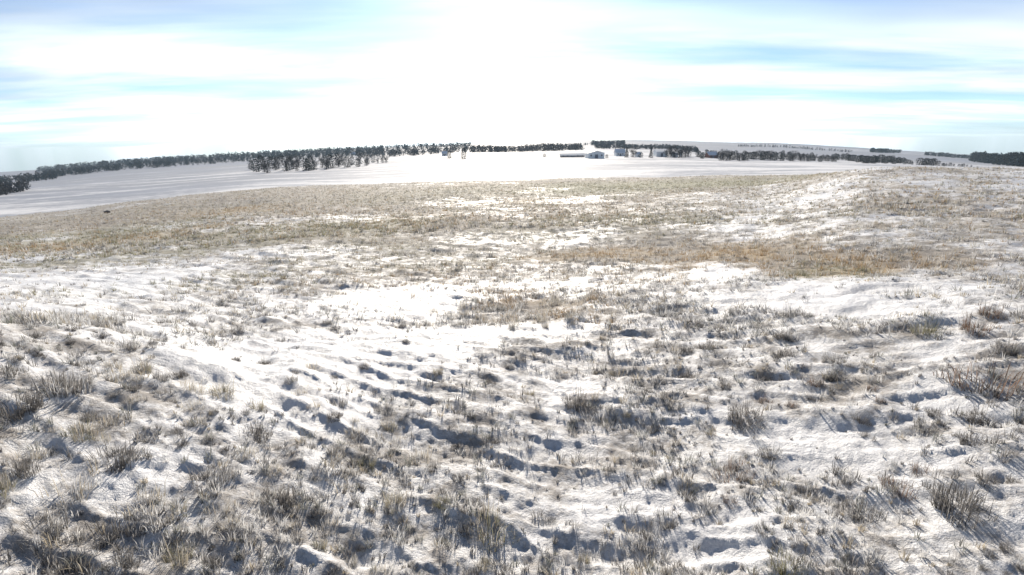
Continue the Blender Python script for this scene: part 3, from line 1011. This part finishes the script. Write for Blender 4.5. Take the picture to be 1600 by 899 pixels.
# two solitary trees by the small white house
tree_px('bushy', 702, 248, 12, 'small grey bushy tree beside the tiny white house', wide=1.0)
tree_px('bushy', 725, 248.5, 15, 'lone dark round tree right of the tiny white house', wide=1.25)
# the farm
tree_px('fir', 979, 246.5, 15, 'dark evergreen just right of the snow-roofed barn')
tree_px('bare', 989, 246, 14, 'pale bare tree between the two dark farm evergreens', wide=1.2)
tree_px('bushy', 1001.5, 246.5, 8, 'low dark bush in the middle of the farmyard', wide=1.2)
tree_px('fir', 1017, 247, 14, 'dark evergreen left of the large white farm shed')
tree_px('bushy', 851, 245.5, 5, 'low dark bush left of the long farm shed', wide=2.0)
tree_px('bushy', 948, 247, 5, 'brown bush against the tall white barn', wide=1.8)
for i in range(7):
    tree_px('bare', 1043 + i * 5.5 + random.uniform(-2, 2), 246 + random.uniform(-1, .8), random.uniform(12, 17), 'bare tree round the silo at the right end of the farm', 'trees round the silo', wide=1.2)
# row of trees along the right of the field
for i in range(62):
    u = 1086 + 222 * ((i + random.uniform(0, 1)) / 62.0)
    vb = np.interp(u, [1086, 1120, 1168, 1172, 1300], [247, 251, 253.5, 250.5, 254]) + random.uniform(-3.0, 0)
    hp = np.interp(u, [1086, 1105, 1125, 1180, 1240, 1300], [10, 9, 13, 13, 11, 9]) * random.uniform(.8, 1.15)
    if 1102 < u < 1119:
        vb -= 3; hp = 9
    tree_px('bare' if random.random() < .45 else 'bushy', u, vb, hp, 'dark bare tree in the long row along the right side of the field', 'row of trees on the right of the field', wide=random.uniform(.95, 1.25))
# shelter belt behind the knoll
for i in range(40):
    u = 1300 + 128 * ((i + random.uniform(0, 1)) / 40.0)
    vb = np.interp(u, [1300, 1350, 1430], [249, 255, 257]) + random.uniform(-2, .5)
    hp = np.interp(u, [1300, 1340, 1380, 1410, 1430], [7, 10, 11, 8, 4]) * random.uniform(.85, 1.1)
    tree_px('bushy', u, vb, hp, 'near-black tree in the shelter belt behind the knoll on the right', 'shelter belt behind the knoll', wide=random.uniform(1.0, 1.4))
for i in range(16):
    u = 1436 + 84 * (i + random.uniform(0, 1)) / 16
    tree_px('bushy', u, np.interp(u, [1436, 1520], [258, 261]), np.interp(u, [1436, 1455, 1470, 1520], [9, 10, 5, 3]) * random.uniform(.8, 1.2), 'dark hedge tree thinning out to the right of the shelter belt', 'thinning hedge on the right', wide=1.6)


RANKS = ['first', 'second', 'third', 'fourth', 'fifth', 'sixth', 'seventh', 'eighth', 'ninth', 'tenth', 'eleventh', 'twelfth']


def nth(i):
    n = i + 1
    return RANKS[i] if i < 12 else '%d%s' % (n, 'th' if n % 100 in (11, 12, 13) else {1: 'st', 2: 'nd', 3: 'rd'}.get(n % 10, 'th'))


def number_row(group, text):
    row = sorted((o for o in COL.objects if o.get('group') == group and o.get('category')), key=lambda o: math.atan2(o.location.x, o.location.y))
    for i, o in enumerate(row):
        look = {'bushy_tree': 'dense dark tree', 'bare_tree': 'bare tree', 'tall_grass_clump': 'tan grass clump'}[o.name.split('.')[0]]
        o['label'] = text % (look, nth(i))


number_row('trees of the grove on the left', '%s in the grove by the snow field, %s from its left end')
number_row('row of trees on the right of the field', '%s in the long row beside the farm, %s from the farmhouse end')
number_row('shelter belt behind the knoll', '%s in the black shelter belt behind the knoll, %s from its left end')
number_row('thinning hedge on the right', '%s in the hedge right of the shelter belt, %s from the belt')
number_row('trees round the silo', '%s by the silo, %s from the machine shed')
number_row('tall grass in the hollow', '%s in the hollow behind the snow rim, %s from its left end')


# ------------------------------------------------------------------ far woods: masses nobody could count
def woods(name, spots, label, cols, nleaf=26):
    """spots (n,3): x, y, height. Each tree is a ragged cloud of sprays on a stem; one mesh"""
    s = np.asarray(spots)
    n = len(s)
    z0 = plain_z(s[:, 0], s[:, 1])
    X = np.repeat(s[:, 0], nleaf); Y = np.repeat(s[:, 1], nleaf); H = np.repeat(s[:, 2], nleaf); Z = np.repeat(z0, nleaf)
    m = n * nleaf
    t = RNG.uniform(0.0, 1, m)
    a = RNG.uniform(0, 2 * np.pi, m); rr = .36 * np.sqrt(np.clip(1 - (t - .42) ** 2 / .36, .03, 1)) * np.sqrt(RNG.uniform(0, 1, m)) * H
    p = np.stack([X + np.cos(a) * rr, Y + np.sin(a) * rr, Z + t * .9 * H], -1)
    d = RNG.normal(0, 1, (m, 3)); d[:, 2] = np.abs(d[:, 2]); d /= np.linalg.norm(d, axis=1, keepdims=True)
    q = np.cross(d, RNG.normal(0, 1, (m, 3))); q /= np.linalg.norm(q, axis=1, keepdims=True)
    ln = H[:, None] * RNG.uniform(.14, .28, (m, 1)); wd = H[:, None] * RNG.uniform(.06, .12, (m, 1))
    V = np.stack([p - q * wd, p + q * wd, p + d * ln], 1).reshape(-1, 3)
    c = np.asarray(cols)[RNG.integers(0, len(cols), n)]
    C = np.repeat(np.hstack([np.repeat(c, nleaf, 0) * RNG.uniform(.8, 1.2, (m, 1)), np.ones((m, 1))]), 3, 0)
    me = np_mesh(name, V, [np.arange(m * 3).reshape(-1, 3)], False, {'tint': C})
    o = link(name, me, M['twig'])
    return tag(o, label, 'woods', None, 'stuff')


def belt(n, us, vs, h, depth=3.0):
    """n trees with feet along the photograph line us/vs, thickness depth pixels upward"""
    out = []
    for i in range(n):
        u = random.uniform(us[0], us[-1])
        v = np.interp(u, us, vs) - random.uniform(0, depth)
        x, y, r = hit(u, v, True)
        if r > 2650:
            continue
        out.append((x, y, random.uniform(h[0], h[1]) * (0.75 + 0.5 * fbm(np.array([x / 60.]), np.array([y / 60.]), 99, 2)[0])))
    return out


DK = [(.034, .052, .060), (.042, .060, .066), (.055, .068, .070)]
GY = [(.074, .080, .088), (.064, .072, .080), (.09, .09, .092)]
woods('left_woods', belt(1900, [70, 120, 200, 300, 400, 600], [279, 274, 265, 259, 252, 244], (4, 10), 13), 'dark evergreen wood along the plain at far left', DK)
woods('far_left_woods', belt(160, [-60, 0, 90], [297, 290, 280], (6, 10), 6), 'thin grey wood at the left edge of the picture', GY + DK)
woods('roadside_brush', belt(90, [-40, 0, 45], [312, 306, 298], (4, 7), 5), 'grey bare brush beside the snow field at the left edge', GY)
woods('ridge_woods', belt(1500, [60, 130, 300, 400, 600, 735], [272, 264, 253, 248, 238, 232], (11, 16), 10), 'blue-grey wooded ridge along the skyline behind the grove', DK)
woods('village_woods', belt(240, [560, 640, 735], [247, 244, 238], (6, 11), 6), 'scattered dark trees in front of the skyline left of centre', DK + GY)
woods('centre_woods', belt(300, [735, 800, 912], [238.5, 238, 234.5], (8, 12), 2), 'thin dark line of woods behind the farm fields at centre', GY)
woods('farm_woods', belt(460, [930, 980, 1060, 1090], [233, 233, 234, 239], (5, 8), 3), 'dark wood behind the white farm buildings', GY + DK)
woods('hill_woods', belt(130, [925, 975], [228, 227], (8, 12), 2), 'small dark wood near the skyline above the farm', DK)
woods('far_hedge', belt(110, [1360, 1406], [238.5, 239.5], (7, 10), .8), 'short dark hedge line on the far fields at right', DK)
woods('right_far_hedge', belt(130, [1445, 1480, 1520], [243, 246, 249], (6, 9), 1.2), 'thin dark hedge crossing the snowy fields at far right', DK)
woods('hill_hedge', belt(110, [1150, 1225, 1330], [229.5, 231, 239], (4, 7), .8), 'thin broken hedge across the pale hills above the tree row', GY)
woods('skyline_hedge', belt(90, [820, 925], [229, 227], (4, 7), .7), 'faint broken hedge just under the skyline at centre', GY)
woods('right_woods', belt(700, [1518, 1560, 1660], [253, 258, 266], (11, 15), 7), 'dark blue wood at the right edge of the picture', DK)


# ------------------------------------------------------------------ buildings
def box(bm, x0, x1, y0, y1, z0, z1):
    vv = [bm.verts.new(p) for p in ((x0, y0, z0), (x1, y0, z0), (x1, y1, z0), (x0, y1, z0), (x0, y0, z1), (x1, y0, z1), (x1, y1, z1), (x0, y1, z1))]
    for f in ((0, 3, 2, 1), (4, 5, 6, 7), (0, 1, 5, 4), (1, 2, 6, 5), (2, 3, 7, 6), (3, 0, 4, 7)):
        bm.faces.new([vv[i] for i in f])


def part(name, bm, mat, parent):
    return link(name, bm_mesh(name, bm, mat), None, parent)


def gable_house(name, u, vb, wpx, hpx, label, cat, depth=9.0, wall='white_wall', roof='snow_roof', pitch=.32, nwin=3, door=True, gable_front=False):
    x, y, r = hit(u, vb, True)
    k = r * math.cos(math.atan2(x, y)) / FPX
    w, h = wpx * k, hpx * k
    o = empty(name, (x, y, float(plain_z(np.array([x]), np.array([y]))[0])), random.uniform(-.12, .12))
    rise = h * pitch; e = h - rise
    bm = bmesh.new()
    hw, hd = w / 2, depth / 2
    if gable_front:
        prof = [(-hw, -.6), (hw, -.6), (hw, e), (0, h - .1), (-hw, e)]
        A = [bm.verts.new((px, -hd, pz)) for px, pz in prof]; B = [bm.verts.new((px, hd, pz)) for px, pz in prof]
    else:
        prof = [(-hd, -.6), (hd, -.6), (hd, e), (0, h - .1), (-hd, e)]
        A = [bm.verts.new((hw, py, pz)) for py, pz in prof]; B = [bm.verts.new((-hw, py, pz)) for py, pz in prof]
    bm.faces.new(A); bm.faces.new(B[::-1])
    for i in range(5):
        j = (i + 1) % 5
        bm.faces.new((A[i], B[i], B[j], A[j]))
    bmesh.ops.recalc_face_normals(bm, faces=bm.faces)
    part('wall', bm, M[wall], o)
    bm = bmesh.new()
    ov, th = .45, .22
    span, run = (hw, hd) if gable_front else (hd, hw)
    for s in (-1, 1):
        sl = rise / span
        pts = [(0, h), (s * (span + ov), e - sl * ov), (s * (span + ov), e - sl * ov + th), (0, h + th)]
        if gable_front:
            A = [bm.verts.new((a, -run - ov, b)) for a, b in pts]; B = [bm.verts.new((a, run + ov, b)) for a, b in pts]
        else:
            A = [bm.verts.new((run + ov, a, b)) for a, b in pts]; B = [bm.verts.new((-run - ov, a, b)) for a, b in pts]
        bm.faces.new(A); bm.faces.new(B[::-1])
        for i in range(4):
            j = (i + 1) % 4
            bm.faces.new((A[i], B[i], B[j], A[j]))
    bmesh.ops.recalc_face_normals(bm, faces=bm.faces)
    part('roof', bm, M[roof], o)
    if door:
        bm = bmesh.new()
        dw = min(w * .2, 3.6) / 2
        box(bm, -dw, dw, -hd - .06, -hd + .02, -.2, min(e * .75, 3.4))
        part('door', bm, M['door'], o)
    for i in range(nwin):
        fx = -hw + w * (i + .5) / nwin
        if door and abs(fx) < w * .16:
            continue
        f = bmesh.new(); box(f, fx - .6, fx + .6, -hd - .05, -hd + .02, e * .42, e * .42 + 1.3)
        fo = part('window', f, M['grey_roof'], o)
        g = bmesh.new(); box(g, fx - .5, fx + .5, -hd - .07, -hd + .01, e * .42 + .1, e * .42 + 1.2)
        part('pane', g, M['dark_glass'], fo)
    tag(o, label, cat)
    return o


gable_house('farm_shed', 894, 246, 36, 5.5, 'long low brown farm shed with snow on its roof', 'shed', 8, 'brown_wall', 'snow_roof', .45, 5)
gable_house('white_barn', 929, 247.5, 24, 11, 'tallest white barn in the middle of the farm', 'barn', 14, 'white_wall', 'snow_roof', .3, 3, gable_front=True)
gable_house('snowy_barn', 968, 244, 14, 10, 'white barn with a snowy roof left of the dark evergreen', 'barn', 10, 'white_wall', 'snow_roof', .5, 2)
gable_house('small_shed', 996.5, 245.5, 6, 7, 'small white shed behind the low farmyard bush', 'shed', 5, 'white_wall', 'snow_roof', .4, 0)
gable_house('machine_shed', 1031, 245, 16, 10.5, 'large white machine shed right of the evergreens', 'shed', 14, 'white_wall', 'snow_roof', .3, 0)
gable_house('garage', 1053, 245.5, 9, 6, 'low white garage beside the silo', 'garage', 7, 'white_wall', 'grey_roof', .4, 1, True)
gable_house('farmhouse', 1111, 247, 14, 9, 'farmhouse with reddish wall and white roof in a gap of the tree row', 'house', 9, 'red_wall', 'snow_roof', .5, 2)
gable_house('white_house', 695, 244, 8, 7, 'tiny white house on the snow field left of centre', 'house', 8, 'white_wall', 'snow_roof', .45, 2)
gable_house('distant_house', 553, 243, 7, 4.5, 'tiny pale house among the trees behind the grove', 'house', 8, 'white_wall', 'snow_roof', .45, 2)


def silo(u, vb, wpx, hpx, label):
    x, y, r = hit(u, vb, True)
    k = r * math.cos(math.atan2(x, y)) / FPX
    rad, h = wpx * k / 2, hpx * k
    o = empty('silo', (x, y, float(plain_z(np.array([x]), np.array([y]))[0])))
    bm = bmesh.new()
    n = 18
    rings = []
    for i in range(9):
        z = -.5 + (h - .5) * i / 8.0
        rr = rad * (1.0 if i % 2 == 0 else 1.015)
        rings.append([bm.verts.new((rr * math.cos(2 * math.pi * j / n), rr * math.sin(2 * math.pi * j / n), z)) for j in range(n)])
    for a, b in zip(rings, rings[1:]):
        for j in range(n):
            bm.faces.new((a[j], a[(j + 1) % n], b[(j + 1) % n], b[j]))
    part('body', bm, M['white_wall'], o)
    bm = bmesh.new()
    prev = None
    for i in range(5):
        t = i / 4.0 * math.pi / 2 * .96
        ring = [bm.verts.new((rad * 1.05 * math.cos(t) * math.cos(2 * math.pi * j / n), rad * 1.05 * math.cos(t) * math.sin(2 * math.pi * j / n), h - 1.0 + rad * .8 * math.sin(t))) for j in range(n)]
        if prev:
            for j in range(n):
                bm.faces.new((prev[j], prev[(j + 1) % n], ring[(j + 1) % n], ring[j]))
        prev = ring
    bm.faces.new(prev)
    part('roof', bm, M['grey_roof'], o)
    tag(o, label, 'silo')


silo(1063, 245, 4, 10, 'slim pale silo among the bare trees right of the farm')

# a dark field stone near the left brow
bm = bmesh.new()
bmesh.ops.create_icosphere(bm, subdivisions=2, radius=1.0)
for v_ in bm.verts:
    q = v_.co.copy()
    v_.co *= 1 + .22 * math.sin(q.x * 3.1 + 1) * math.cos(q.y * 2.7) + .12 * math.sin(q.z * 5)
    v_.co.z *= .62
x, y, r = hit(168, 333)
so = link('field_stone', bm_mesh('field_stone', bm, M['stone']))
so.location = (x, y, float(ground_z(np.array([x]), np.array([y]))[0]) + .15)
so.scale = (.5, .42, .5)
tag(so, 'dark stone lying by a snow streak on the left brow', 'stone')

# ------------------------------------------------------------------ haze
allz = [float(plain_z.v[0].min()), float(plain_z.v[0].max()), CZ]
bm = bmesh.new()
box(bm, -4600, 4600, -4600, 4600, min(allz) - 2.0, max(allz) + 30.0)
hm, nt = mat_new('thin_winter_haze')
ho = N(nt, 'ShaderNodeOutputMaterial')
pv = N(nt, 'ShaderNodeVolumePrincipled')
pv.inputs['Color'].default_value = (0.66, 0.83, 1.0, 1)
pv.inputs['Density'].default_value = 0.00011
pv.inputs['Anisotropy'].default_value = 0.0
nt.links.new(pv.outputs[0], ho.inputs['Volume'])
hz = link('haze', bm_mesh('haze', bm, hm))
tag(hz, 'pale winter haze over the far plain', 'haze', None, 'stuff')
